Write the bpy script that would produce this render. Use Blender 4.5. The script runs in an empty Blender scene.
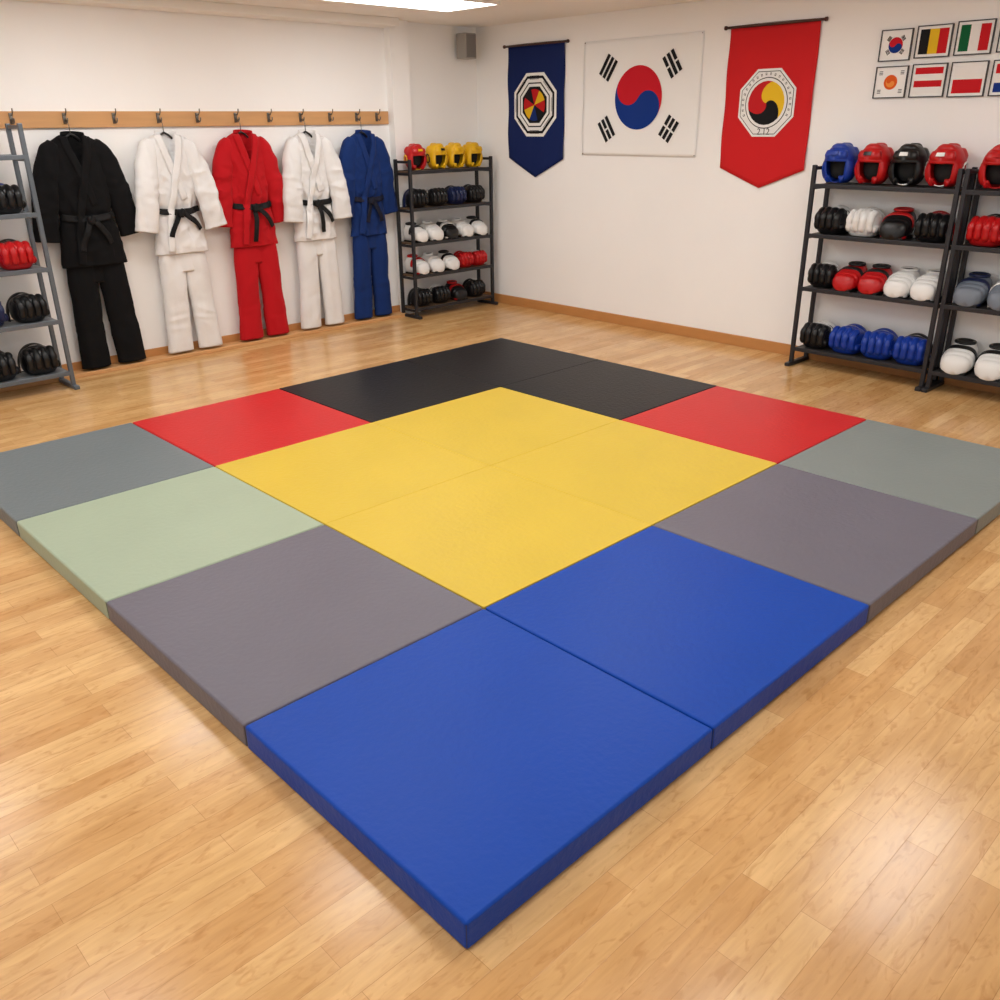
import bpy, bmesh, math, random
import numpy as np
from mathutils import Vector, Matrix, noise
from mathutils.bvhtree import BVHTree
random.seed(4)
sc = bpy.context.scene
sc.view_settings.view_transform = 'Standard'
COL = sc.collection
U, V, CH = 5.378, 5.757, 2.51

# ---------------------------------------------------------------- materials
def lin(c):
    c = c / 255.0
    return c / 12.92 if c <= 0.04045 else ((c + 0.055) / 1.055) ** 2.4
def rgb(c): return (lin(c[0]), lin(c[1]), lin(c[2]), 1.0)
MATS = {}
def mat(name, col, rough=0.5, bump=0.0, bscale=200.0, var=0.0, vscale=3.0, metal=0.0, stretch=(1, 1, 1), sheen=0.0, spec=0.5, bdist=0.004, det=3):
    if name in MATS: return MATS[name]
    m = bpy.data.materials.new(name); m.use_nodes = True
    nt = m.node_tree; b = nt.nodes['Principled BSDF']
    b.inputs['Base Color'].default_value = rgb(col)
    b.inputs['Roughness'].default_value = rough
    b.inputs['Metallic'].default_value = metal
    b.inputs['Specular IOR Level'].default_value = spec
    if sheen: b.inputs['Sheen Weight'].default_value = sheen
    tc = nt.nodes.new('ShaderNodeTexCoord'); mp = nt.nodes.new('ShaderNodeMapping')
    mp.inputs['Scale'].default_value = stretch
    nt.links.new(tc.outputs['Object'], mp.inputs['Vector'])
    if bump > 0:
        n = nt.nodes.new('ShaderNodeTexNoise'); n.inputs['Scale'].default_value = bscale; n.inputs['Detail'].default_value = det
        nt.links.new(mp.outputs['Vector'], n.inputs['Vector'])
        bp = nt.nodes.new('ShaderNodeBump'); bp.inputs['Strength'].default_value = bump; bp.inputs['Distance'].default_value = bdist
        nt.links.new(n.outputs['Fac'], bp.inputs['Height']); nt.links.new(bp.outputs['Normal'], b.inputs['Normal'])
    if var > 0:
        n = nt.nodes.new('ShaderNodeTexNoise'); n.inputs['Scale'].default_value = vscale; n.inputs['Detail'].default_value = 5
        nt.links.new(mp.outputs['Vector'], n.inputs['Vector'])
        mx = nt.nodes.new('ShaderNodeMix'); mx.data_type = 'RGBA'
        c = rgb(col)
        mx.inputs['A'].default_value = tuple(v * (1 - var) for v in c[:3]) + (1,)
        mx.inputs['B'].default_value = tuple(min(1, v * (1 + var)) for v in c[:3]) + (1,)
        nt.links.new(n.outputs['Fac'], mx.inputs['Factor']); nt.links.new(mx.outputs['Result'], b.inputs['Base Color'])
    MATS[name] = m
    return m

def floor_material():
    m = bpy.data.materials.new('maple_floor'); m.use_nodes = True
    nt = m.node_tree; b = nt.nodes['Principled BSDF']; N = nt.nodes.new; Lk = nt.links.new
    tc = N('ShaderNodeTexCoord')
    br = N('ShaderNodeTexBrick'); br.offset = 0.37; br.offset_frequency = 2; br.squash = 1.0
    br.inputs['Scale'].default_value = 1.0
    br.inputs['Brick Width'].default_value = 0.62; br.inputs['Row Height'].default_value = 0.078
    br.inputs['Mortar Size'].default_value = 0.0009; br.inputs['Mortar Smooth'].default_value = 0.6
    br.inputs['Bias'].default_value = -0.1
    br.inputs['Color1'].default_value = rgb((227, 187, 132)); br.inputs['Color2'].default_value = rgb((206, 158, 101))
    br.inputs['Mortar'].default_value = rgb((184, 138, 86))
    Lk(tc.outputs['Object'], br.inputs['Vector'])
    def ramp(src, p0, p1, c0, c1):
        r = N('ShaderNodeValToRGB'); r.color_ramp.elements[0].position = p0; r.color_ramp.elements[1].position = p1
        r.color_ramp.elements[0].color = (*c0, 1); r.color_ramp.elements[1].color = (*c1, 1); Lk(src, r.inputs['Fac']); return r.outputs['Color']
    def tex(scale, s, det, dist=0.0):
        mp = N('ShaderNodeMapping'); mp.inputs['Scale'].default_value = scale; Lk(tc.outputs['Object'], mp.inputs['Vector'])
        t = N('ShaderNodeTexNoise'); t.inputs['Scale'].default_value = s; t.inputs['Detail'].default_value = det; t.inputs['Distortion'].default_value = dist
        Lk(mp.outputs['Vector'], t.inputs['Vector']); return t.outputs['Fac']
    cur = br.outputs['Color']
    bl = tex((1.5, 3.5, 1), 2.2, 5)
    for src, a, fac in ((ramp(tex((1.2, 14, 1), 4, 6, .6), .3, .72, (.74, .67, .58), (1.04, 1.04, 1.03)), 0, .55),
                        (ramp(bl, .3, .7, (.84, .79, .72), (1.03, 1.03, 1.03)), 0, .9),
                        (ramp(tex((4, 11, 1), 3.2, 8, 1.5), .30, .46, (.72, .60, .46), (1, 1, 1)), 0, .55)):
        mx = N('ShaderNodeMix'); mx.data_type = 'RGBA'; mx.blend_type = 'MULTIPLY'; mx.inputs['Factor'].default_value = fac
        Lk(cur, mx.inputs['A']); Lk(src, mx.inputs['B']); cur = mx.outputs['Result']
    Lk(cur, b.inputs['Base Color'])
    rr = N('ShaderNodeMapRange'); rr.inputs['To Min'].default_value = 0.13; rr.inputs['To Max'].default_value = 0.30
    Lk(bl, rr.inputs['Value']); Lk(rr.outputs['Result'], b.inputs['Roughness'])
    b.inputs['Specular IOR Level'].default_value = 0.5
    bp = N('ShaderNodeBump'); bp.inputs['Strength'].default_value = 0.2; bp.inputs['Distance'].default_value = 0.001; bp.invert = True
    Lk(br.outputs['Fac'], bp.inputs['Height']); Lk(bp.outputs['Normal'], b.inputs['Normal'])
    return m

# ---------------------------------------------------------------- mesh helpers
def mesh_obj(name, verts, faces, material=None, parent=None, smooth=True, loc=None):
    me = bpy.data.meshes.new(name)
    me.from_pydata([tuple(v) for v in verts], [], [tuple(f) for f in faces]); me.update()
    bm = bmesh.new(); bm.from_mesh(me); bmesh.ops.recalc_face_normals(bm, faces=bm.faces); bm.to_mesh(me); bm.free()
    if smooth:
        for p in me.polygons: p.use_smooth = True
    ob = bpy.data.objects.new(name, me); COL.objects.link(ob)
    if material: me.materials.append(material)
    if parent: ob.parent = parent
    if loc: ob.location = loc
    return ob
def bm_obj(name, bm, material=None, parent=None, smooth=False):
    me = bpy.data.meshes.new(name); bm.to_mesh(me); bm.free()
    if smooth:
        for p in me.polygons: p.use_smooth = True
    ob = bpy.data.objects.new(name, me); COL.objects.link(ob)
    if material: me.materials.append(material)
    if parent: ob.parent = parent
    return ob
def add_box(bm, lo, hi, bevel=0.0, seg=2, rot=None):
    r = bmesh.ops.create_cube(bm, size=1.0)
    lo = Vector(lo); hi = Vector(hi); c = (lo + hi) / 2; s = hi - lo
    for v in r['verts']:
        v.co = Vector((v.co.x * s.x, v.co.y * s.y, v.co.z * s.z))
    if bevel > 0:
        es = list({e for v in r['verts'] for e in v.link_edges})
        rr = bmesh.ops.bevel(bm, geom=es, offset=bevel, segments=seg, profile=0.5, affect='EDGES')
        vs = rr['verts']
        vs = list({v for v in vs} | {v for v in r['verts'] if v.is_valid})
    else: vs = r['verts']
    for v in vs:
        if rot: v.co = rot @ v.co
        v.co += c
def box(name, lo, hi, material, parent=None, bevel=0.0, seg=2, rot=None, smooth=False):
    bm = bmesh.new(); add_box(bm, lo, hi, bevel, seg, rot)
    return bm_obj(name, bm, material, parent, smooth)
def tube_data(path, r, n=10, closed=False):
    path = [Vector(p) for p in path]; verts = []; faces = []; m = len(path)
    up0 = Vector((0, 0, 1)); rs = r if isinstance(r, (list, tuple)) else [r] * m
    for i, p in enumerate(path):
        a = path[i - 1] if (i > 0 or closed) else p; b = path[(i + 1) % m] if (i < m - 1 or closed) else p
        t = (b - a).normalized(); up = up0 if abs(t.z) < 0.9 else Vector((0, 1, 0))
        if isinstance(r, (list, tuple)): up = Vector((1, 0, 0))
        s = t.cross(up).normalized(); w = s.cross(t)
        for k in range(n):
            an = 2 * math.pi * k / n
            verts.append(p + s * rs[i] * math.cos(an) + w * rs[i] * math.sin(an))
    for i in range(m if closed else m - 1):
        for k in range(n):
            j = (i + 1) % m
            faces.append((i * n + k, i * n + (k + 1) % n, j * n + (k + 1) % n, j * n + k))
    if not closed:
        faces.append(tuple(range(n))); faces.append(tuple((m - 1) * n + k for k in range(n)))
    return verts, faces
def tube(name, path, r, material, parent=None, n=10, closed=False):
    v, f = tube_data(path, r, n, closed)
    return mesh_obj(name, v, f, material, parent)
def join_data(parts):
    V_, F_ = [], []
    for v, f in parts:
        o = len(V_); V_ += list(v); F_ += [tuple(i + o for i in q) for q in f]
    return V_, F_
def empty(name, loc=(0, 0, 0), rotz=0.0):
    e = bpy.data.objects.new(name, None); COL.objects.link(e); e.empty_display_size = 0.1
    e.location = loc; e.rotation_euler = (0, 0, rotz); return e
def tag(o, label, cat, group=None):
    o['label'] = label; o['category'] = cat
    if group: o['group'] = group
    return o
def struct(o):
    o['kind'] = 'structure'; return o
KIDS = {}
def copy_thing(root):
    def rec(o, par):
        c = o.copy(); COL.objects.link(c)
        if par is not None:
            c.parent = par; c.matrix_parent_inverse = o.matrix_parent_inverse.copy()
        for ch in KIDS.get(o.name, []): rec(ch, c)
        return c
    return rec(root, None)
def register(root):
    def rec(o):
        KIDS[o.name] = [x for x in bpy.data.objects if x.parent == o]
        for k in KIDS[o.name]: rec(k)
    rec(root)
def solid(o, t, off=0.0):
    m = o.modifiers.new('sol', 'SOLIDIFY'); m.thickness = t; m.offset = off; return o
def subs(o, l=1):
    m = o.modifiers.new('sub', 'SUBSURF'); m.levels = l; m.render_levels = l; return o

# ---------------------------------------------------------------- room
M_wall = mat('wall_paint', (247, 246, 245), 0.75, bump=0.12, bscale=60, var=0.02, vscale=2.5)
M_ceil = mat('ceiling_paint', (244, 242, 238), 0.8, bump=0.1, bscale=90)
M_base = mat('baseboard_wood', (192, 134, 78), 0.4, bump=0.05, bscale=30, var=0.12, vscale=4, stretch=(1, 1, 6))
M_board = mat('pine_board', (204, 154, 102), 0.45, bump=0.05, bscale=30, var=0.16, vscale=3, stretch=(1, 8, 10))
X0, Y0 = -4.0, -4.0
struct(box('floor', (X0, Y0, -0.05), (U + 0.1, V + 0.1, 0.0), floor_material()))
struct(box('ceiling', (X0, Y0, CH), (U + 0.1, V + 0.1, CH + 0.08), M_ceil))
struct(box('wall_right', (U, Y0, 0), (U + 0.1, V + 0.1, CH), M_wall))
struct(box('wall_left', (X0, V, 0), (U, V + 0.1, CH), M_wall))
struct(box('trim_1', (4.30, 5.675, 0), (4.50, V, CH), M_wall))
struct(box('baseboard_right', (U - 0.018, Y0, 0), (U, V, 0.085), M_base, bevel=0.003))
struct(box('baseboard_left', (X0, V - 0.018, 0), (4.30, V, 0.085), M_base, bevel=0.003))
struct(box('trim_2', (X0, V - 0.15, 0), (4.28, V - 0.018, 0.028), M_board, bevel=0.004))
struct(box('trim_3', (X0, V - 0.22, CH - 0.06), (4.30, V, CH), M_ceil, bevel=0.003))

# ---------------------------------------------------------------- mats
mc = {'blue': (8, 66, 164), 'yellow': (210, 181, 66), 'red': (196, 40, 42), 'black': (24, 24, 27), 'purple': (108, 105, 116),
      'sage': (162, 176, 154), 'grey': (112, 120, 124), 'greygreen': (129, 136, 134)}
mlab = {'blue': 'thick royal blue vinyl floor mat', 'yellow': 'bright yellow vinyl floor mat in the centre square',
        'red': 'red vinyl floor mat beside the yellow square', 'black': 'black vinyl floor mat along the far edge',
        'purple': 'dark mauve grey vinyl floor mat', 'sage': 'pale sage green vinyl floor mat',
        'grey': 'slate grey vinyl floor mat at the corner', 'greygreen': 'greenish grey vinyl floor mat at the corner'}
XS = [-.008, .95, 1.945, 2.99, 4.0]; YS = [-.008, .962, 1.981, 2.99, 4.025]; TH = 0.084
lay = {(0, 0): 'blue', (1, 0): 'blue', (2, 0): 'purple', (3, 0): 'greygreen', (0, 1): 'purple', (0, 2): 'sage', (0, 3): 'grey', (1, 3): 'red',
       (2, 3): 'black', (3, 3): 'black', (3, 2): 'black', (3, 1): 'red', (1, 1): 'yellow', (2, 1): 'yellow', (1, 2): 'yellow', (2, 2): 'yellow'}
for (i, j), c in lay.items():
    m = mat('vinyl_' + c, mc[c], 0.40, bump=0.55, bscale=45, var=0.08, vscale=2.5, spec=.18, bdist=.004, det=8)
    g = 0.0006 if c in ('yellow', 'black') else 0.002
    x0, x1, y0, y1 = XS[i] + g, XS[i + 1] - g, YS[j] + g, YS[j + 1] - g
    cx, cy = (x0 + x1) / 2, (y0 + y1) / 2
    e = empty('floor_mat', (cx, cy, 0))
    hx, hy = (x1 - x0) / 2, (y1 - y0) / 2
    box('vinyl_cover', (-hx, -hy, 0), (hx, hy, TH), m, e, bevel=0.004 if c in ('yellow', 'black') else .009, seg=4)
    for sx in (-1, 1):
        for sy in (-1, 1):
            if not ((i == 0 and sx < 0) or (j == 0 and sy < 0)): continue
            box('corner_seam', (sx * (hx - .004) - .0022, sy * (hy - .004) - .0022, .004), (sx * (hx - .004) + .0022, sy * (hy - .004) + .0022, TH - .007), mat('seam_' + c, tuple(int(v * .6) for v in mc[c]), 0.5), e, .001, 1)
    tag(e, mlab[c], 'floor mat', 'sports floor mats')

# ---------------------------------------------------------------- hook board
M_metal = mat('hook_metal', (120, 116, 110), 0.3, metal=1.0)
M_dark = mat('dark_plastic', (25, 25, 27), 0.4)
hb = empty('hook_rail', (0, V, 0))
box('wooden_board', (0.0, -0.022, 1.69), (4.285, 0, 1.795), M_board, hb, bevel=0.003)
gx = [1.50, 2.165, 2.79, 3.375, 3.935]
hookx = sorted(gx + [0.5, 0.85, 1.16, 1.84, 2.47, 3.08, 3.66, 4.15])
for hx in hookx:
    p = [(hx, -0.03, 1.775), (hx, -0.06, 1.77), (hx, -0.078, 1.79), (hx, -0.082, 1.812)]
    p2 = [(hx, -0.03, 1.745), (hx, -0.05, 1.728), (hx, -0.068, 1.722), (hx, -0.082, 1.735), (hx, -0.085, 1.752)]
    bmq = bmesh.new(); add_box(bmq, (hx - .011, -0.034, 1.715), (hx + .011, -0.022, 1.785), 0.003, 2)
    me = bpy.data.meshes.new('t'); bmq.to_mesh(me); bmq.free()
    bd = ([v.co.copy() for v in me.vertices], [tuple(q.vertices) for q in me.polygons])
    v, f = join_data([tube_data(p, .0045, 8), tube_data(p2, .0045, 8), bd])
    mesh_obj('hook', v, f, M_metal, hb)
tag(hb, 'pine wood wall rail with metal coat hooks', 'coat rack')

# ---------------------------------------------------------------- gi uniforms
def ridge(x, y, z):
    n = noise.noise(Vector((x, y, z)))
    n2 = noise.noise(Vector((x * 2.1 + 7, y * 2.1, z * 2.1)))
    return (1 - abs(n) * 2.6) * 0.7 + n2 * 0.5
def loft(keys, rows, cols, dispf, flat_back=0.6, open_end=True):
    K = np.array(keys, float); ts = np.linspace(0, 1, rows)
    def smooth_interp(c):
        v = np.interp(ts, K[:, 0], K[:, c]); k = np.ones(5) / 5
        vp = np.concatenate([np.full(2, v[0]), v, np.full(2, v[-1])]); o = np.convolve(vp, k, 'valid'); o[0] = v[0]; o[-1] = v[-1]; return o
    P = [smooth_interp(c) for c in range(1, 8)]
    verts = []; faces = []
    for i in range(rows):
        cx, cy, cz, ex, ez, w, d = [a[i] for a in P]
        l = math.hypot(ex, ez); ex /= l; ez /= l
        for k in range(cols):
            a = 2 * math.pi * k / cols
            ca, sa = math.cos(a), math.sin(a)
            lx = math.copysign(abs(ca) ** 0.8, ca) * w
            ly = math.copysign(abs(sa) ** 0.8, sa) * d
            if ly > 0: ly *= flat_back
            x, y, z = cx + ex * lx, cy + ly, cz + ez * lx
            dx, dy = dispf(ts[i], ca, sa, x, y, z)
            verts.append([x + ex * dx, y + dy, z + ez * dx])
    for i in range(rows - 1):
        for k in range(cols):
            faces.append((i * cols + k, i * cols + (k + 1) % cols, (i + 1) * cols + (k + 1) % cols, (i + 1) * cols + k))
    def cap(row, inn):
        base = len(verts); cx, cy, cz, ex, ez, w, d = [a[row] for a in P]
        cc = np.array([cx, cy, cz]); dirv = np.array([P[0][inn] - cx, P[1][inn] - cy, P[2][inn] - cz])
        dirv = dirv / np.linalg.norm(dirv)
        for k in range(cols):
            v = np.array(verts[row * cols + k]); verts.append(list(cc + (v - cc) * 0.9 + dirv * 0.004))
        for k in range(cols):
            v = np.array(verts[row * cols + k]); verts.append(list(cc + (v - cc) * 0.82 + dirv * 0.03))
        for k in range(cols):
            k2 = (k + 1) % cols
            faces.append((row * cols + k, row * cols + k2, base + k2, base + k))
            faces.append((base + k, base + k2, base + cols + k2, base + cols + k))
        faces.append(tuple(base + cols + k for k in range(cols)))
    if open_end: cap(rows - 1, rows - 5)
    faces.append(tuple(range(cols)))
    return verts, faces
def strip(name, path, width, bvh, material, parent, off=0.005, thick=0.005, n=60, across=6, ydef=-0.12, lift=None):
    pts = np.array(path, float); seg = np.r_[0, np.cumsum(np.hypot(*(pts[1:] - pts[:-1])[:, :2].T))]
    s = np.linspace(0, seg[-1], n); px = np.interp(s, seg, pts[:, 0]); pz = np.interp(s, seg, pts[:, 1])
    k = np.ones(7) / 7
    def sm(v):
        vp = np.concatenate([2 * v[0] - v[3:0:-1], v, 2 * v[-1] - v[-2:-5:-1]]); return np.convolve(vp, k, 'valid')
    px, pz = sm(px), sm(pz)
    verts = []; faces = []
    Y = np.zeros((n, across + 1)); XZ = []
    for i in range(n):
        a = max(i - 1, 0); b = min(i + 1, n - 1)
        tx, tz = px[b] - px[a], pz[b] - pz[a]; l = math.hypot(tx, tz) or 1; nx, nz = -tz / l, tx / l
        row = []
        for j in range(across + 1):
            q = (j / across - 0.5) * width
            x, z = px[i] + nx * q, pz[i] + nz * q
            h = bvh.ray_cast(Vector((x, -1.0, z)), Vector((0, 1, 0)))
            row.append((x, z)); Y[i, j] = np.nan if h[0] is None else h[0].y
        XZ.append(row)
    for i in range(n):
        r = Y[i]; good = r[~np.isnan(r)]
        fill = good.mean() if len(good) else ydef
        Y[i] = np.where(np.isnan(r), fill, r)
    for _ in range(2):
        Yp = Y.copy(); Yp[1:-1] = (Y[:-2] + Y[1:-1] + Y[2:]) / 3; Y = np.minimum(Yp, Y + 0.004)
    for i in range(n):
        for j in range(across + 1):
            x, z = XZ[i][j]; e = 1 - abs(j / across - 0.5) * 2
            verts.append((x, Y[i, j] - off - 0.0025 * min(1, e * 3) - (lift(i / (n - 1)) if lift else 0), z))
    for i in range(n - 1):
        for j in range(across):
            o = i * (across + 1) + j
            faces.append((o, o + 1, o + across + 2, o + across + 1))
    ob = mesh_obj(name, verts, faces, material, parent); solid(ob, thick, 0); return ob

def make_gi(cx, sx, zs, cloth, beltm, seed, label, sleeve_in=0.012, leg_rot=0.0, tails=((-.085, -.16), (.10, -.13)), hem=0.0, fwd=0.0):
    rnd = random.Random(seed)
    root = empty('martial_arts_uniform', (cx, V, 0))
    so = seed * 13.7
    dz = zs
    def tor_disp(t, ca, sa, x, y, z):
        f = 0.0
        amp = 0.6 + 0.7 * t
        f += 0.013 * amp * ridge(x * 9 + so + z * 2.2, z * 1.9, so)
        f += 0.009 * ridge(x * 6 - z * 8, so, z * 4 + x * 6)
        f += 0.005 * ridge(x * 16 + z * 7 + 3, so, z * 9 - x * 9)
        bz = 1.09 + dz
        f += 0.008 * math.sin(x * 70 + 2 * noise.noise(Vector((x * 8, z * 5, so)))) * math.exp(-((z - bz) / .10) ** 2)
        f -= 0.014 * math.exp(-((z - bz) / .03) ** 2)
        return ca * f * 0.6, (sa * f if sa < 0 else 0)
    K = []
    for t, z, w, d in [(0, 1.615, .070, .030), (.03, 1.60, .105, .038), (.07, 1.575, .150, .046), (.12, 1.54, .178, .054), (.22, 1.46, .185, .062), (.4, 1.30, .182, .066),
                       (.6, 1.12, .168, .062), (.66, 1.07, .166, .060), (.8, .94, .190, .064), (1, .765 - hem, .212, .060)]:
        K.append((t, 0, -0.095, z + dz, 1, 0, w * sx, d))
    tv, tf = loft(K, 110, 120, tor_disp, 0.7)
    bvh = BVHTree.FromPolygons([Vector(v) for v in tv], tf)
    zt, zv = 1.64 + dz, 1.335 + dz
    for v in tv:
        if v[1] < -0.095 and v[2] > zv:
            hw = 0.066 * (v[2] - zv) / (zt - zv) * 1.25
            q = (hw - abs(v[0])) / 0.012
            if q > 0:
                q = min(1, q); tgt = -0.072
                v[1] = v[1] * (1 - q) + tgt * q
    mesh_obj('jacket', tv, tf, cloth, root)
    for s in (-1, 1):
        rj = rnd.uniform(-.008, .008); ci = sleeve_in
        keys = []
        for t, x, z, w, d, y in [(0, .125, 1.565, .035, .035, -.095), (.07, .15, 1.53, .062, .048, -.098), (.25, .202, 1.40, .078, .050, -.102), (.5, .243, 1.23, .078, .046, -.104),
                                 (.75, .272, 1.08, .080, .042, -.100), (1, .296 + rj, .935, .085, .038, -.092)]:
            x = x - ci * t
            keys.append([t, s * x * sx, y - fwd * min(1, t * 1.5), z + dz + rj * t, 0, 0, w, d])
        for i in range(len(keys)):
            a = keys[max(i - 1, 0)]; b = keys[min(i + 1, len(keys) - 1)]
            tx, tz = b[1] - a[1], b[3] - a[3]; l = math.hypot(tx, tz)
            keys[i][4], keys[i][5] = -tz / l, tx / l
        def sl_disp(t, ca, sa, x, y, z, s=s):
            e = math.exp(-((t - .5) / .22) ** 2)
            f = 0.009 * ridge(x * 6 + z * 5 * s + so, so + s * 3, z * 9 - x * 4 * s) * (0.6 + e)
            f += 0.009 * ridge(x * 13 + so, z * 2, s * 5.0)
            f += 0.0025 * (t > .955)
            return ca * f * .7, sa * f * (1 if sa < 0 else .5)
        v, f = loft(keys, 80, 48, sl_disp, 0.8)
        mesh_obj('sleeve', v, f, cloth, root)
    w = .052
    strip('lapel', [(-.078, 1.605 + dz), (-.062, 1.53 + dz), (-.03, 1.42 + dz), (.012, 1.29 + dz), (.05, 1.16 + dz)], w, bvh, cloth, root, off=0.004, thick=.008)
    strip('lapel', [(.078, 1.605 + dz), (.062, 1.53 + dz), (.03, 1.42 + dz), (-.012, 1.29 + dz), (-.055, 1.13 + dz), (-.085, 1.0 + dz), (-.115, .785 + dz - hem)], w, bvh, cloth, root, off=0.011, thick=.010, n=90)
    vs = []; fs = []; n = 16
    for i in range(n + 1):
        a = math.pi * i / n
        x = -math.cos(a) * .078; y = -0.118 + math.sin(a) * .055
        for zz in (1.575, 1.600, 1.628): vs.append((x * (1 if zz < 1.62 else .93), y, zz + dz + .012 * math.sin(a)))
    for i in range(n):
        for j in range(2): o = i * 3 + j; fs.append((o, o + 1, o + 4, o + 3))
    c = mesh_obj('collar', vs, fs, cloth, root); solid(c, .010, 0)
    bz = 1.085 + dz
    xs = np.linspace(-.17 * sx, .17 * sx, 9)
    belt = strip('belt', [(x, bz - 0.018 * (1 - (x / .17) ** 2)) for x in xs], .042, bvh, beltm, root, off=0.012, thick=.008, n=50)
    kb = bmesh.new(); kx, kz = 0.0, bz - .02
    h = bvh.ray_cast(Vector((kx, -1, kz)), Vector((0, 1, 0)))[0].y
    add_box(kb, (kx - .030, h - .045, kz - .024), (kx + .030, h - .010, kz + .024), .011, 3)
    add_box(kb, (kx - .016, h - .054, kz - .034), (kx + .018, h - .022, kz + .030), .009, 3, Matrix.Rotation(.5, 3, 'Y'))
    bm_obj('knot', kb, beltm, belt, smooth=True)
    for ti, (ex, ez) in enumerate(tails):
        strip('belt_end', [(kx + .01 * (1 if ex > 0 else -1), kz), (kx + ex * .45, kz + ez * .35), (kx + ex, kz + ez), (kx + ex * 1.12, kz + ez * 1.3)], .038, bvh, beltm, belt,
              off=0.020, thick=.005, n=24, lift=lambda t: 0.012 * math.sin(math.pi * min(1, t * 1.1)))
    parts = []
    for s in (-1, 1):
        keys = []
        for t, x, z, w, d, y in [(0, .085, .95, .085, .045, -.09), (.3, .098, .70, .098, .050, -.09), (.6, .112 + leg_rot * s * .3, .40, .092, .046, -.088), (1, .128 + leg_rot * s, .045, .098, .045, -.088)]:
            keys.append((t, s * x * sx, y, z, 1, 0, w * sx, d))
        def lg(t, ca, sa, x, y, z, s=s):
            f = 0.012 * ridge(x * 10 + so + s, z * 1.4, so + s * 4) + 0.008 * ridge(x * 5 + z * 3 * s, so, z * 4)
            f += 0.006 * ridge(x * 4 + z * 9 * s + 3, so, z * 13) * math.exp(-((t - .68) / .16) ** 2)
            return ca * f * .6, sa * f
        parts.append(loft(keys, 90, 48, lg, 0.8))
    hip = loft([(0, 0, -.088, 1.0, 1, 0, .165 * sx, .045), (.6, 0, -.088, .80, 1, 0, .185 * sx, .050), (1, 0, -.088, .655, 1, 0, .192 * sx, .046)], 30, 60,
               lambda t, ca, sa, x, y, z: (0, sa * .008 * ridge(x * 10 + so, z * 1.4, so)), .8)
    pv, pf = join_data(parts + [hip])
    mesh_obj('trousers', pv, pf, cloth, root)
    tag(root, label, 'uniform', 'martial arts uniforms on the hook rail')
    hg = empty('coat_hanger', (cx, V, 0))
    z0 = 1.56 + dz
    tube('hanger_bar', [(-.15, -.085, z0 - .035), (-.08, -.085, z0 + .0), (-.03, -.085, z0 + .045), (0, -.085, z0 + .062), (.03, -.085, z0 + .045), (.08, -.085, z0), (.15, -.085, z0 - .035)], .008, M_dark, hg, 10)
    zz = z0 + .06; top = 1.738
    hook = [(0, -.085, zz), (0, -.085, top - .03), (0, -.078, top - .01), (0, -.066, top), (0, -.055, top - .012)]
    tube('hanger_hook', hook, .003, M_metal, hg, 8)
    tag(hg, 'slim black coat hanger on a wall hook', 'hanger', 'coat hangers')
    return root
def cloth(name, c, r=.85, sh=.03): return mat(name, c, r, bump=.35, bscale=330, var=.05, vscale=9, sheen=sh, spec=.2)
C_black = cloth('cotton_black', (14, 14, 16), .9, 0.0); C_white = cloth('cotton_white', (228, 227, 227)); C_red = cloth('cotton_red', (182, 18, 28))
C_blue = cloth('cotton_blue', (18, 46, 104)); B_black = mat('belt_black', (11, 11, 13), .7, bump=.5, bscale=150, stretch=(.2, 1, 3), spec=.3); B_navy = mat('belt_navy', (12, 16, 38), .7, bump=.5, bscale=150, stretch=(.2, 1, 3), spec=.3)
make_gi(gx[0], 1.06, .03, C_black, B_black, 1, 'black cotton jacket and trousers with a black belt', leg_rot=.01, hem=.02)
make_gi(gx[1], 0.98, .03, C_white, B_black, 2, 'white cotton uniform with a black belt, beside the black one', tails=((-.09, -.13), (.13, -.10)), fwd=.068, sleeve_in=.02)
make_gi(gx[2], 0.98, .025, C_red, B_black, 3, 'bright red cotton uniform with a black belt', tails=((-.03, -.20), (.13, -.12)), sleeve_in=.02)
make_gi(gx[3], 0.96, .02, C_white, B_black, 4, 'white cotton uniform with a black belt, between red and blue', tails=((.03, -.18), (.12, -.12)), fwd=.068, sleeve_in=.035)
make_gi(gx[4], 0.92, .01, C_blue, B_navy, 5, 'royal blue cotton uniform with a dark navy belt', sleeve_in=.03, tails=((-.06, -.14), (.08, -.14)))

# ---------------------------------------------------------------- racks
def rack(loc, rotz, L, D, H, tiers, mpost, mshelf, label, pw=.028):
    root = empty('storage_rack', loc, rotz)
    for x in (pw / 2, L - pw / 2):
        for y in (-pw / 2, -D + pw / 2):
            box('upright', (x - pw / 2, y - pw / 2, 0.02), (x + pw / 2, y + pw / 2, H), mpost, root, bevel=.004)
        box('foot', (x - pw * .7, -D - .05, 0), (x + pw * .7, 0.0, .026), mpost, root, bevel=.005)
        for z in [t - .012 for t in tiers] + [H - .01]:
            box('side_brace', (x - pw * .3, -D + pw, z - .023), (x + pw * .3, -pw, z), mpost, root, bevel=.003)
    for z in tiers:
        s = box('shelf', (pw, -D + .008, z - .012), (L - pw, -.008, z), mshelf, root, bevel=.002)
        box('rail', (pw * .9, -D, z - .024), (L - pw * .9, -D + .012, z + .005), mpost, s, bevel=.003)
        box('rail', (pw * .9, -.012, z - .024), (L - pw * .9, 0, z + .005), mpost, s, bevel=.003)
    tag(root, label, 'shelf rack'); return root
M_rack = mat('rack_dark_steel', (46, 46, 50), .45, metal=.4)
M_rack2 = mat('rack_grey_steel', (100, 108, 116), .4, metal=.4)
M_shelf = mat('shelf_dark', (60, 56, 54), .5)
M_shelfb = mat('shelf_brown', (110, 84, 60), .5)
M_shelfg = mat('shelf_grey', (134, 140, 146), .45, metal=.2)
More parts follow.
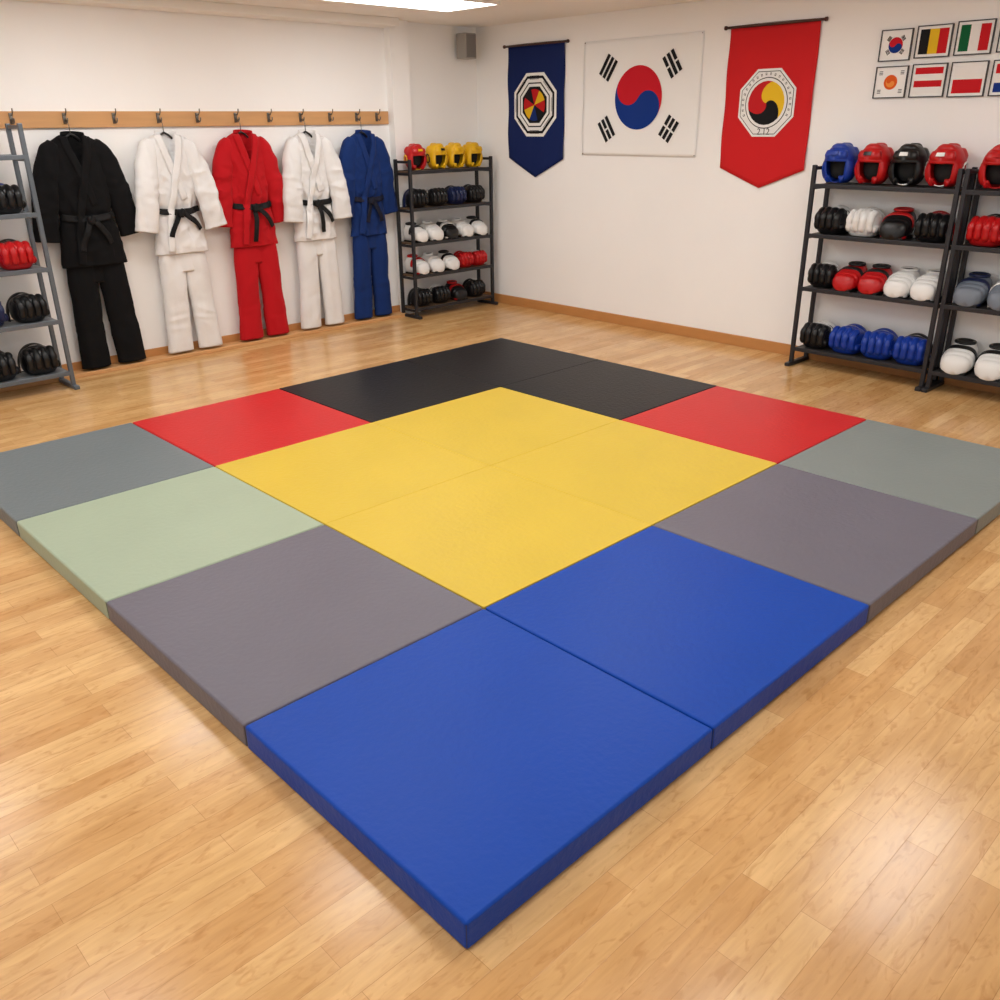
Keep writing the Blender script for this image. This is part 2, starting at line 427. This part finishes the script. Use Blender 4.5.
TR = [.135, .575, .945, 1.275]
RA = rack((U - .022, 2.075, 0), -math.pi / 2, .99, .25, 1.40, TR, M_rack, M_shelf, 'dark steel four-tier rack full of sparring gear')
RB_ = rack((U - .022, 1.07, 0), -math.pi / 2, 1.0, .25, 1.40, TR, M_rack, M_shelf, 'dark steel four-tier rack beside an identical rack')
TM = [.09, .39, .68, .985, 1.30]
RM = rack((4.255, 5.665, 0), 0, 1.015, .23, 1.40, TM, M_rack, M_shelfb, 'dark steel five-tier rack in the room corner')
TL = [.12, .48, .83, 1.18, 1.53]
RL = rack((.07, 5.60, 0), 0, 1.03, .26, 1.72, TL, M_rack2, M_shelfg, 'grey steel five-tier rack beside the black uniform')

# ---------------------------------------------------------------- gear
def leather(key, c): return mat('padded_' + key, c, .36, bump=.06, bscale=120, spec=.4)
GC = {'red': (182, 18, 22), 'blue': (16, 54, 150), 'black': (16, 16, 18), 'white': (228, 227, 225), 'yellow': (226, 176, 20), 'grey': (110, 118, 130), 'navy': (22, 32, 70)}
M_line = mat('dark_lining', (12, 12, 14), .8)
def grid_faces(n, m, keep=None):
    f = []
    for i in range(n):
        for j in range(m):
            if keep is None or keep(i, j):
                o = i * (m + 1) + j; f.append((o, o + 1, o + m + 2, o + m + 1))
    return f
def ell(az, el, a, b, c, zc, k=1.0, p=.86):
    ce, se = math.cos(el), math.sin(el); ca, sa = math.cos(az), math.sin(az)
    f = lambda v: math.copysign(abs(v) ** p, v)
    return (a * k * f(ce) * f(sa), -b * k * f(ce) * f(ca), zc + c * k * f(se))
CACHE = {}
def patch_data(az0, az1, el0, el1, a, b, c, zc, off, n=8, m=8):
    r = math.radians; v = []
    for i in range(n + 1):
        for j in range(m + 1):
            el = r(el0 + (el1 - el0) * i / n); az = r(az0 + (az1 - az0) * j / m)
            e = min(1, min(i, n - i) / (n * .28)) * min(1, min(j, m - j) / (m * .28)); e = math.sin(e * math.pi / 2)
            v.append(ell(az, el, a, b, c, zc, 1 + off * e))
    return v, grid_faces(n, m)
def headgear(cname, accent='white'):
    key = ('h', cname, accent)
    if key in CACHE: return CACHE[key]
    m = leather(cname, GC[cname]); ma = leather(accent, GC[accent])
    root = empty('sparring_helmet'); a, b, c, zc = .108, .108, .131, .126
    n, mm = 24, 48; v = []
    for i in range(n + 1):
        el = math.radians(-64 + 153.5 * i / n)
        for j in range(mm + 1):
            v.append(ell(math.radians(-180 + 360 * j / mm), el, a, b, c, zc))
    def keep(i, j):
        el = -64 + 153.5 * (i + .5) / n; az = abs(-180 + 360 * (j + .5) / mm)
        if az < 44 and -32 < el < 8: return False
        if az < 26 and el <= -32: return False
        return True
    sh = mesh_obj('shell', v, grid_faces(n, mm, keep), m, root)
    bm = bmesh.new(); bm.from_mesh(sh.data); bmesh.ops.remove_doubles(bm, verts=bm.verts, dist=.0005)
    for q in [q for q in bm.verts if not q.link_faces]: bm.verts.remove(q)
    bmesh.ops.recalc_face_normals(bm, faces=bm.faces); bm.to_mesh(sh.data); bm.free()
    solid(sh, .022, -1); subs(sh, 1)
    A = (a, b, c, zc)
    for q in ((-50, -3, 13, 42), (3, 50, 13, 42)): mesh_obj('forehead_pad', *patch_data(*q, *A, .12), m, root)
    for q in ((-170, -95, 15, 55), (95, 170, 15, 55), (-60, 60, 50, 76), (120, 240, 58, 78)): mesh_obj('crown_pad', *patch_data(*q, *A, .09), m, root)
    for q in ((-84, -48, -50, 8), (48, 84, -50, 8), (-48, -28, -56, -33), (28, 48, -56, -33)): mesh_obj('cheek_pad', *patch_data(*q, *A, .10), m, root)
    for s in (-1, 1):
        ring = []
        for k in range(16):
            an = 2 * math.pi * k / 16; ring.append(ell(math.radians(s * 98) + .22 * math.cos(an) * s, math.radians(-6) + .26 * math.sin(an), *A, 1.03))
        tube('ear_ring', ring, .006, ma, root, 8, True)
    v4 = []
    for k in range(13):
        t = -1 + 2 * k / 12; v4.append((t * .062, -.052 - .012 * (1 - t * t), .014 + .02 * t * t))
    tv = []
    for p in v4: tv += [(p[0], p[1], p[2]), (p[0], p[1] + .025, p[2] - .004)]
    st = mesh_obj('chin_strap', tv, [(2 * i, 2 * i + 1, 2 * i + 3, 2 * i + 2) for i in range(12)], ma, root); solid(st, .006, 0)
    v5 = patch_data(-11, 11, 22, 32, *A, .0, 3, 4); v5 = ([tuple(np.array(p) * 1 + (np.array(p) - np.array((0, 0, zc))) * .135) for p in v5[0]], v5[1])
    mesh_obj('emblem_tab', *v5, ma, root)
    vl = []
    for i in range(13):
        for j in range(25): vl.append(ell(math.radians(-180 + 15 * j), math.radians(-60 + 145 * i / 12), a * .8, b * .62, c * .8, zc))
    vl = [(x, y + .03, z) for x, y, z in vl]
    mesh_obj('lining', vl, grid_faces(12, 24), M_line, root)
    register(root); CACHE[key] = root; return root
def glove(cname, accent='white'):
    key = ('g', cname, accent)
    if key in CACHE: return CACHE[key]
    m = leather(cname, GC[cname]); ma = leather(accent, GC[accent])
    root = empty('sparring_glove'); a, b, c, zc = .106, .106, .094, .080
    n, mm = 24, 48; v = []
    for i in range(n + 1):
        el = math.radians(-58 + 147.5 * i / n)
        for j in range(mm + 1):
            x, y, z = ell(math.radians(-180 + 360 * j / mm), el, a, b, c, zc, 1, .72)
            if y < 0: y *= .86
            v.append((x, y, max(z, .002)))
    mesh_obj('shell', v, grid_faces(n, mm), m, root)
    for k in range(4):
        x = (-1.5 + k) * .0485; sc_ = 1 - .10 * (k in (0, 3))
        pts = [(x, -.002, .150), (x, -.014, .157), (x, -.034, .160), (x, -.054, .152), (x, -.064, .146), (x, -.074, .136), (x, -.087, .118), (x, -.092, .100), (x, -.093, .086), (x, -.091, .074), (x, -.084, .056), (x, -.074, .042), (x, -.066, .036)]
        pts = [(p[0], p[1] * sc_, p[2] * (sc_ * .3 + .7)) for p in pts]
        rs = [.010, .021, .0265, .025, .0185, .024, .0265, .025, .0185, .024, .026, .021, .010]
        fp = mesh_obj('finger_pad', *tube_data(pts, rs, 12), m, root); subs(fp, 1)
    cv = []
    for i in range(7):
        y = .046 + .055 * i / 6
        for j in range(33):
            t = math.pi * j / 32; k = 1.03 + .05 * math.sin(math.pi * i / 6)
            cv.append((-math.cos(t) * a * .98 * k, y, .006 + math.sin(t) ** .7 * (zc + c * .93) * k))
    mesh_obj('cuff', cv, grid_faces(6, 32), ma, root)
    tv, tf = tube_data([(a * .80, .03, .05), (a * .90, .0, .060), (a * .94, -.03, .060), (a * .90, -.056, .054), (a * .82, -.074, .048)], .024, 12)
    th = mesh_obj('thumb', tv, tf, m, root); subs(th, 1)
    kv = []
    for i in range(5):
        y = .006 + .026 * i / 4
        for j in range(25):
            t = math.pi * (.10 + .80 * j / 24)
            kv.append((-math.cos(t) * a * 1.0, y, zc + math.sin(t) ** .7 * c * 1.05 - .002))
    s_ = mesh_obj('strap', kv, grid_faces(4, 24), ma, root); solid(s_, .005, 0)
    register(root); CACHE[key] = root; return root
def shoe(cname, accent='white'):
    key = ('s', cname, accent)
    if key in CACHE: return CACHE[key]
    m = leather(cname, GC[cname]); ma = leather(accent, GC[accent])
    root = empty('sparring_shoe')
    secs = [(-.125, .03, .04), (-.118, .060, .075), (-.10, .082, .105), (-.07, .094, .126), (-.03, .098, .142), (.01, .094, .158), (.05, .088, .172), (.09, .084, .178), (.115, .072, .170), (.125, .04, .14)]
    v = []; nn = 28
    S = np.array(secs); ys = np.linspace(-.125, .125, 41)
    for y in ys:
        w = np.interp(y, S[:, 0], S[:, 1]); h = np.interp(y, S[:, 0], S[:, 2])
        for j in range(nn):
            t = 2 * math.pi * j / nn; ca, sa = math.cos(t), math.sin(t)
            x = math.copysign(abs(ca) ** .7, ca) * w; z = h / 2 + math.copysign(abs(sa) ** .75, sa) * h / 2
            gr = sum(math.exp(-((y - q) / .006) ** 2) for q in (-.075, -.035, .005)) * (z > h * .45)
            v.append((x * (1 - .05 * gr), y, z - .010 * gr + .001))
    f = []
    for i in range(40):
        for j in range(nn): f.append((i * nn + j, i * nn + (j + 1) % nn, (i + 1) * nn + (j + 1) % nn, (i + 1) * nn + j))
    f.append(tuple(range(nn))); f.append(tuple(40 * nn + j for j in range(nn)))
    mesh_obj('shell', v, f, m, root)
    ring = [(.055 * math.cos(t), .072 + .040 * math.sin(t), .176 + .004 * math.sin(t)) for t in [2 * math.pi * k / 20 for k in range(20)]]
    tube('collar', ring, .011, ma, root, 8, True)
    bm = bmesh.new(); bmesh.ops.create_circle(bm, cap_ends=True, radius=1, segments=20)
    for q in bm.verts: q.co = Vector((q.co.x * .052, .072 + q.co.y * .038, .1795))
    bm_obj('opening', bm, M_line, root)
    sv = []
    for i in range(5):
        y = -.022 + .032 * i / 4; w = np.interp(y, S[:, 0], S[:, 1]); h = np.interp(y, S[:, 0], S[:, 2])
        for j in range(25):
            t = math.pi * j / 24; ca, sa = math.cos(t), math.sin(t)
            sv.append((-math.copysign(abs(ca) ** .7, ca) * w * 1.03, y, h / 2 + sa ** .75 * h / 2 * 1.04 + .002))
    st = mesh_obj('strap', sv, grid_faces(4, 24), ma, root); solid(st, .005, 0)
    tb = []
    for i in range(4):
        zz = .006 + .030 * i / 3
        for j in range(17):
            t = math.pi * j / 16; tb.append((-math.cos(t) * .080, -.062 - math.sin(t) ** .8 * .060, zz))
    tbm = mesh_obj('toe_band', tb, grid_faces(3, 16), ma, root); solid(tbm, .006, 0)
    mesh_obj('sole', *([(x, y, z) for y in (-.118, .118) for x, z in ((-.07, 0), (.07, 0), (.07, .014), (-.07, .014))], [(0, 1, 2, 3), (4, 5, 6, 7), (0, 1, 5, 4), (1, 2, 6, 5), (2, 3, 7, 6), (3, 0, 4, 7)]), M_line, root, smooth=False)
    register(root); CACHE[key] = root; return root
KN = {'h': (headgear, 'padded sparring helmet', 'helmet'), 'g': (glove, 'padded sparring glove', 'glove'), 's': (shoe, 'padded foot protector', 'foot protector')}
used = set()
def put(rk, tier_z, D, items, where, group):
    M = Matrix.Translation(rk.location) @ Matrix.Rotation(rk.rotation_euler.z, 4, 'Z')
    for it in items:
        kind, c, acc, x = it[:4]; s = it[4] if len(it) > 4 else 1.0
        fn, nm, cat = KN[kind]; src = fn(c, acc)
        if src.name in used: o = copy_thing(src)
        else: o = src; used.add(src.name)
        p = M @ Vector((x, -D / 2 - .002, tier_z + (.0055 if kind == 's' else .002)))
        o.location = p; o.scale = (s, s, s)
        o.rotation_euler = (0, 0, rk.rotation_euler.z + random.uniform(-.12, .12))
        tag(o, '%s %s with %s trim %s' % (c, nm, acc, where), cat, group)
g = lambda s: 'sparring gear on the ' + s
put(RA, TR[3], .25, [('h', 'blue', 'blue', .145), ('h', 'red', 'black', .38), ('h', 'black', 'white', .61), ('h', 'red', 'white', .845)], 'on the dark top shelf', g('top shelf'))
put(RA, TR[2], .25, [('g', 'black', 'white', .145), ('g', 'white', 'white', .375), ('s', 'black', 'red', .60), ('g', 'black', 'red', .835)], 'on a dark third shelf', g('third shelf'))
put(RA, TR[1], .25, [('g', 'black', 'white', .13, .92), ('s', 'red', 'black', .325, .95), ('s', 'red', 'black', .505, .95), ('s', 'white', 'white', .69, .95), ('s', 'white', 'white', .87, .95)], 'on a dark second shelf', g('second shelf'))
put(RA, TR[0], .25, [('g', 'black', 'white', .145), ('g', 'blue', 'blue', .375, 1.04), ('g', 'blue', 'blue', .605, 1.04), ('g', 'blue', 'black', .835, 1.04)], 'on the dark bottom shelf', g('bottom shelf'))
put(RB_, TR[3], .25, [('h', 'red', 'red', .16), ('h', 'black', 'white', .42)], 'beside the rack post', g('top shelf'))
put(RB_, TR[2], .25, [('g', 'red', 'black', .16), ('g', 'black', 'red', .42)], 'beside the rack post', g('third shelf'))
put(RB_, TR[1], .25, [('s', 'grey', 'navy', .14), ('s', 'grey', 'white', .345)], 'beside the rack post', g('second shelf'))
put(RB_, TR[0], .25, [('s', 'white', 'black', .14, 1.03), ('s', 'white', 'black', .355, 1.03)], 'beside the rack post', g('bottom shelf'))
put(RM, TM[4], .23, [('h', 'red', 'yellow', .16, .86), ('h', 'yellow', 'black', .41, .86), ('h', 'yellow', 'yellow', .63, .86), ('h', 'yellow', 'yellow', .85, .86)], 'on the corner rack', g('corner rack top'))
put(RM, TM[3], .23, [('g', 'black', 'navy', .15, .88), ('g', 'black', 'white', .38, .88), ('g', 'navy', 'black', .62, .88), ('g', 'black', 'black', .855, .88)], 'on the corner rack', g('corner rack'))
put(RM, TM[2], .23, [('s', 'white', 'black', .13, .88), ('s', 'white', 'white', .32, .88), ('s', 'black', 'white', .51, .88), ('s', 'white', 'white', .70, .88), ('s', 'white', 'black', .885, .88)], 'on the corner rack', g('corner rack'))
put(RM, TM[1], .23, [('s', 'white', 'red', .13, .88), ('s', 'white', 'white', .32, .88), ('s', 'white', 'black', .51, .88), ('g', 'red', 'red', .705, .8), ('g', 'red', 'white', .89, .78)], 'on the corner rack', g('corner rack'))
put(RM, TM[0], .23, [('g', 'black', 'black', .15, .88), ('g', 'black', 'white', .38, .88), ('s', 'black', 'red', .60, .88), ('g', 'black', 'black', .84, .88)], 'on the corner rack', g('corner rack'))
put(RL, TL[4], .26, [('g', 'black', 'red', .60, .9), ('h', 'red', 'white', .82, .75)], 'on the grey rack', g('grey rack'))
put(RL, TL[3], .26, [('g', 'black', 'white', .60), ('g', 'black', 'blue', .86)], 'on the grey rack', g('grey rack'))
put(RL, TL[2], .26, [('g', 'blue', 'black', .60, .9), ('g', 'red', 'black', .85)], 'on the grey rack', g('grey rack'))
put(RL, TL[1], .26, [('g', 'navy', 'white', .60), ('g', 'black', 'black', .86)], 'on the grey rack', g('grey rack'))
put(RL, TL[0], .26, [('g', 'black', 'black', .59, 1.05), ('g', 'black', 'black', .855, 1.05)], 'on the grey rack', g('grey rack'))

# ---------------------------------------------------------------- flags and banners on the right wall
def F(c, k=''): return mat('flag_%d_%d_%d' % c + k, c, .75, bump=.3, bscale=7, stretch=(1, 1, .3), spec=.2, bdist=.02)
def fpoly(name, polys, cy, cz, off, material, parent, rotation=0.0):
    vs, fs = [], []; c, s = math.cos(rotation), math.sin(rotation)
    for P in polys:
        o = len(vs)
        for a, b in P: vs.append((-off, -(a * c - b * s) - cy, (a * s + b * c) + cz))
        fs.append(tuple(range(o, o + len(P))))
    return mesh_obj(name, vs, fs, material, parent, smooth=False)
def circ(r, n=48, a0=0, a1=2 * math.pi, cx=0, cy=0, end=False):
    k = n if not end else n - 1
    return [(cx + r * math.cos(a0 + (a1 - a0) * i / k), cy + r * math.sin(a0 + (a1 - a0) * i / k)) for i in range(n)]
def octa(r): return [(r * math.cos(math.pi / 8 + k * math.pi / 4), r * math.sin(math.pi / 8 + k * math.pi / 4)) for k in range(8)]
def rect(x0, y0, x1, y1): return [(x0, y0), (x1, y0), (x1, y1), (x0, y1)]
def tae_top(R, n=24):
    P = circ(R, n * 2, math.pi, 0, end=True)
    P += circ(R / 2, n, 0, math.pi, R / 2, 0, True)[1:]
    P += circ(R / 2, n, 0, -math.pi, -R / 2, 0, True)[1:-1]
    return P
def tae_bot(R, n=24): return [(-x, -y) for x, y in tae_top(R, n)]
def trigram(pattern, w, h, g):
    out = []
    for k, p in enumerate(pattern):
        y0 = (1 - k) * (h + g) - h / 2
        if p: out.append(rect(-w / 2, y0, w / 2, y0 + h))
        else: out += [rect(-w / 2, y0, -w * .04, y0 + h), rect(w * .04, y0, w / 2, y0 + h)]
    return out
def korea(parent, W, H, off, scale_r=.27):
    R = H * scale_r
    fpoly('taegeuk_red', [tae_top(R)], 0, 0, off, F((200, 24, 40)), parent, -.59)
    fpoly('taegeuk_blue', [tae_bot(R)], 0, 0, off, F((14, 52, 132)), parent, -.59)
    for sx, sy, pat in ((-1, 1, (1, 1, 1)), (1, 1, (0, 1, 0)), (-1, -1, (1, 0, 1)), (1, -1, (0, 0, 0))):
        px, py = sx * .27 * W, sy * .265 * H
        polys = trigram(pat, H * .20, H * .034, H * .017)
        r_ = math.radians(57) if sx * sy < 0 else math.radians(-57)
        c, s = math.cos(r_), math.sin(r_)
        polys = [[(px + a * c - b * s, py + a * s + b * c) for a, b in P] for P in polys]
        fpoly('trigram', polys, 0, 0, off, F((26, 26, 30)), parent)
W, H = 1.19, .885
kf = empty('national_flag', (U, 3.805, 1.865))
def wavy(name, W, Hs, point, material, parent, amp=.004, y_off=-.012):
    n, m = 40, 30; vs = []
    for i in range(n + 1):
        a = -W / 2 + W * i / n
        for j in range(m + 1):
            bot = -Hs / 2 - point * (1 - abs(a) / (W / 2)); b = Hs / 2 + (bot - Hs / 2) * j / m
            ed = 1 - min(1, min(i, n - i) / 6.0)
            vs.append((y_off - ed * amp * math.sin(b * 14 + a * 3), -a, b))
    o = mesh_obj(name, vs, grid_faces(n, m), material, parent); solid(o, .002, 0); return o
wavy('flag_cloth', W, H, 0, F((244, 244, 243)), kf, .003, -.008)
korea(kf, W, H, .0135)
for a in (-1, 1):
    for b in (-1, 1): tube('pin', [(-.0002, -a * (W / 2 - .012), b * (H / 2 - .012)), (-.014, -a * (W / 2 - .012), b * (H / 2 - .012))], .004, M_metal, kf, 10)
tag(kf, 'white South Korean flag with red and blue circle pinned up', 'flag')
def banner(cy, cz, W, Hs, pt, colr, label, rodm):
    e = empty('hanging_banner', (U, cy, cz))
    wavy('banner_cloth', W, Hs, pt, F(colr), e, .006)
    tube('rod', [(-.02, -W / 2 - .03, Hs / 2), (-.02, W / 2 + .03, Hs / 2)], .009, rodm, e, 10)
    for s in (-1, 1): tube('finial', [(-.02, s * (W / 2 + .03), Hs / 2), (-.02, s * (W / 2 + .045), Hs / 2)], .014, rodm, e, 10)
    tube('cord', [(-.02, -W / 2 * .9, Hs / 2 + .008), (-.004, 0, Hs / 2 + .014), (-.02, W / 2 * .9, Hs / 2 + .008)], .0015, rodm, e, 6)
    tag(e, label, 'banner'); return e
M_rod = mat('rod_dark_wood', (70, 40, 30), .5)
nb = banner(4.965, 1.855, .70, .94, .165, (16, 34, 88), 'navy blue pointed banner with a white octagon emblem', M_rod)
WH = (240, 240, 238); BK = (20, 20, 24)
cz = -.02; R = .285
ring = [(R, WH), (R * .90, BK), (R * .82, WH), (R * .70, BK), (R * .66, WH), (R * .57, BK)]
for i, (r, c) in enumerate(ring):
    fpoly('octagon_ring', [octa(r)], 0, cz, .0180 + .0012 * i, F(c), nb)
tk = []
for k in range(8):
    a0 = k * math.pi / 4; c, s = math.cos(a0), math.sin(a0)
    for q in range(3):
        rr = R * .84 - q * R * .045 - .004
        tk.append([(c * rr - s * t * R * .2 + c * d, s * rr + c * t * R * .2 + s * d) for t, d in ((-1, 0), (1, 0), (1, .004), (-1, .004))])
fpoly('octagon_marks', tk, 0, cz, .0262, F(BK), nb)
YL, RD_, BU = (222, 180, 30), (186, 26, 30), (20, 44, 110)
secs = [YL, RD_, BK, RD_, YL, BU, BK, RD_]
for k in range(8):
    a0 = k * math.pi / 4 + .3
    fpoly('pinwheel_sector', [[(0, 0)] + circ(R * .46, 9, a0, a0 + math.pi / 4, end=True)], 0, cz, .0264, F(secs[k]), nb)
rb = banner(2.625, 1.83, .71, .96, .135, (204, 32, 36), 'red pointed banner with a white octagon and swirl emblem', M_rod)
R = .245; cz = -.03
for i, (r, c) in enumerate([(R, WH), (R * .93, BK), (R * .91, WH), (R * .70, BK), (R * .675, WH)]):
    P = octa(r) if i < 3 else circ(r)
    fpoly('octagon_ring', [P], 0, cz, .0180 + .0012 * i, F(c), rb)
tri = [(196, 30, 36), BK, (232, 190, 40)]
for k in range(3):
    t0 = math.radians(75 + 120 * k); t1 = t0 + math.radians(120)
    vs = []; n = 20; mm = 8
    for i in range(n + 1):
        s = i / n
        for j in range(mm + 1):
            th = t0 + (t1 - t0) * j / mm + 1.7 * (1 - s); vs.append((-.0242, -(R * .60 * s * math.cos(th)), R * .60 * s * math.sin(th) + cz))
    mesh_obj('swirl', vs, grid_faces(n, mm), F(tri[k]), rb, smooth=False)
marks = []
for k in range(22):
    a0 = math.radians(205 - 230 * k / 21); c, s = math.cos(a0), math.sin(a0); rr = R * .785; w = .006
    for (t0_, t1_, d0, d1) in ((-w, -w * .5, -.009, .009), (w * .4, w, -.009, .009), (-w, w, .004 if k % 2 else -.006, .007 if k % 2 else -.003)):
        marks.append([(c * (rr + d) - s * t, s * (rr + d) + c * t) for t, d in ((t0_, d0), (t1_, d0), (t1_, d1), (t0_, d1))])
fpoly('ring_lettering', marks, 0, cz, .0242, F(BK), rb)
fc = bpy.data.curves.new('lettering', 'FONT'); fc.body = '2.12'; fc.size = .062; fc.align_x = 'CENTER'; fc.align_y = 'CENTER'
fo = bpy.data.objects.new('tmp_text', fc); COL.objects.link(fo)
bpy.context.view_layer.update()
dg = bpy.context.evaluated_depsgraph_get()
lm = bpy.data.meshes.new_from_object(fo.evaluated_get(dg)); COL.objects.unlink(fo); bpy.data.objects.remove(fo)
lo = bpy.data.objects.new('lettering', lm); COL.objects.link(lo); lm.materials.clear(); lm.materials.append(F(BK)); lo.parent = rb
lo.location = (-.0244, 0, cz - R * .79); lo.rotation_euler = (math.pi / 2, 0, -math.pi / 2)

def framed(cy, cz, w, h, kind, label):
    e = empty('framed_flag', (U, cy, cz)); t = .006
    vs = []; fs = []
    for x in (0, -.016):
        for hw, hh in ((w / 2, h / 2), (w / 2 - t, h / 2 - t)):
            for sy, sz in ((-1, -1), (1, -1), (1, 1), (-1, 1)): vs.append((x, sy * hw, sz * hh))
    for k in range(4):
        k2 = (k + 1) % 4
        fs += [(k, k2, 4 + k2, 4 + k), (8 + k, 8 + k2, 12 + k2, 12 + k), (k, k2, 8 + k2, 8 + k), (4 + k, 4 + k2, 12 + k2, 12 + k)]
    mesh_obj('frame', vs, fs, M_dark, e, smooth=False)
    w2, h2 = w / 2 - t, h / 2 - t
    fpoly('paper', [rect(-w2, -h2, w2, h2)], 0, 0, .009, F((246, 245, 243)), e)
    o = .011; b = .016; wi, hi = w2 - b, h2 - b
    if kind == 'korea': korea(e, wi * 2.1, hi * 2.1, o, .31)
    elif kind == 'sun':
        fpoly('orange_disc', [circ(.044)], 0, 0, o, F((226, 96, 34)), e)
        fpoly('disc_swirl', [tae_bot(.030)], 0, 0, o + .001, F((240, 150, 70)), e, -.6)
        for sx in (-1, 1):
            for sy in (-1, 1): fpoly('corner_mark', [rect(sx * .07 - .012, sy * .055 - .010 + q * .009, sx * .07 + .012, sy * .055 - .006 + q * .009) for q in range(3)], 0, 0, o, F((40, 40, 44)), e)
    else:
        vert, cols = kind
        n = len(cols)
        for i, c in enumerate(cols):
            if vert: P = rect(-wi + 2 * wi * i / n, -hi, -wi + 2 * wi * (i + 1) / n, hi)
            else: P = rect(-wi, hi - 2 * hi * (i + 1) / n, wi, hi - 2 * hi * i / n)
            fpoly('flag_stripe', [P], 0, 0, o, F(c), e)
    tag(e, label, 'picture frame', 'small framed flags')
RD, WT = (200, 26, 36), (240, 238, 236)
ys = [1.735, 1.497, 1.253, 1.005, .76]
framed(ys[0], 2.122, .205, .185, 'korea', 'small black frame holding a South Korean flag')
framed(ys[1], 2.130, .218, .185, (True, [(24, 24, 26), (232, 190, 40), RD]), 'small black frame with a black yellow red flag')
framed(ys[2], 2.135, .218, .190, (True, [(14, 96, 56), WT, RD]), 'small black frame with a green white red flag')
framed(ys[3], 2.140, .218, .190, (True, [(20, 50, 130), WT, RD]), 'small black frame with a blue white red flag')
framed(ys[0] - .002, 1.905, .212, .19, 'sun', 'small black frame with an orange circle flag')
framed(ys[1] - .005, 1.907, .218, .195, (False, [RD, WT, RD, WT]), 'small black frame with red and white stripes')
framed(ys[2] - .003, 1.905, .218, .200, (False, [WT, RD]), 'small black frame with a white and red flag')
framed(ys[3], 1.905, .218, .200, (False, [RD, WT, (20, 50, 130)]), 'small black frame with red, white and blue bands')

# ---------------------------------------------------------------- speaker
sp = empty('wall_speaker', (5.16, V, 2.34))
M_sp = mat('speaker_grey', (160, 156, 150), .5)
box('cabinet', (-.068, -.17, -.105), (.068, -.04, .105), M_sp, sp, bevel=.008)
box('grille', (-.056, -.176, -.094), (.056, -.168, .094), mat('speaker_grille', (126, 122, 118), .6, bump=.6, bscale=400), sp, bevel=.003)
box('bracket', (-.02, -.045, -.03), (.02, .0, .03), M_dark, sp, bevel=.003)
tag(sp, 'small grey loudspeaker mounted high in the corner', 'speaker')

# ---------------------------------------------------------------- ceiling lights
def emis(name, s, c=(1, .985, .955)):
    m = bpy.data.materials.new(name); m.use_nodes = True; nt = m.node_tree; nt.nodes.clear()
    e = nt.nodes.new('ShaderNodeEmission'); e.inputs['Color'].default_value = (*c, 1); e.inputs['Strength'].default_value = s
    o = nt.nodes.new('ShaderNodeOutputMaterial'); nt.links.new(e.outputs[0], o.inputs[0]); return m
M_em = emis('panel_light', 9.9)
for px in (-.6, 1.5, 3.62):
    for py in (.2, 2.35, 4.52):
        e = empty('ceiling_light', (px, py, CH))
        box('light_panel', (-.58, -.28, -.018), (.58, .28, -.010), M_em, e)
        vs = []; fs = []
        for z in (-.001, -.022):
            for hw, hh in ((.6, .3), (.58, .28)):
                for sx, sy in ((-1, -1), (1, -1), (1, 1), (-1, 1)): vs.append((sx * hw, sy * hh, z))
        for k in range(4):
            k2 = (k + 1) % 4
            fs += [(k, k2, 4 + k2, 4 + k), (8 + k, 8 + k2, 12 + k2, 12 + k), (k, k2, 8 + k2, 8 + k), (4 + k, 4 + k2, 12 + k2, 12 + k)]
        mesh_obj('frame', vs, fs, M_ceil, e, smooth=False)
        tag(e, 'flat rectangular white ceiling light panel', 'ceiling light', 'ceiling light panels')
w = bpy.data.worlds.new('world'); sc.world = w; w.use_nodes = True
w.node_tree.nodes['Background'].inputs['Color'].default_value = (.97, .985, 1, 1); w.node_tree.nodes['Background'].inputs['Strength'].default_value = .75

# ---------------------------------------------------------------- camera
yaw, pitch, roll = .808, .406, -.012
f = Vector((math.cos(yaw) * math.cos(pitch), math.sin(yaw) * math.cos(pitch), -math.sin(pitch)))
r = Vector((math.sin(yaw), -math.cos(yaw), 0)); u = r.cross(f)
c, s = math.cos(roll), math.sin(roll)
r, u = r * c + u * s, u * c - r * s
M = Matrix(((r.x, u.x, -f.x, -.903), (r.y, u.y, -f.y, -1.068), (r.z, u.z, -f.z, 1.685), (0, 0, 0, 1)))
cd = bpy.data.cameras.new('camera'); cam = bpy.data.objects.new('camera', cd); COL.objects.link(cam); cam.matrix_world = M
cd.sensor_width = 36; cd.lens = 875.86 / 1000 * 36; cd.clip_start = .05
sc.camera = cam
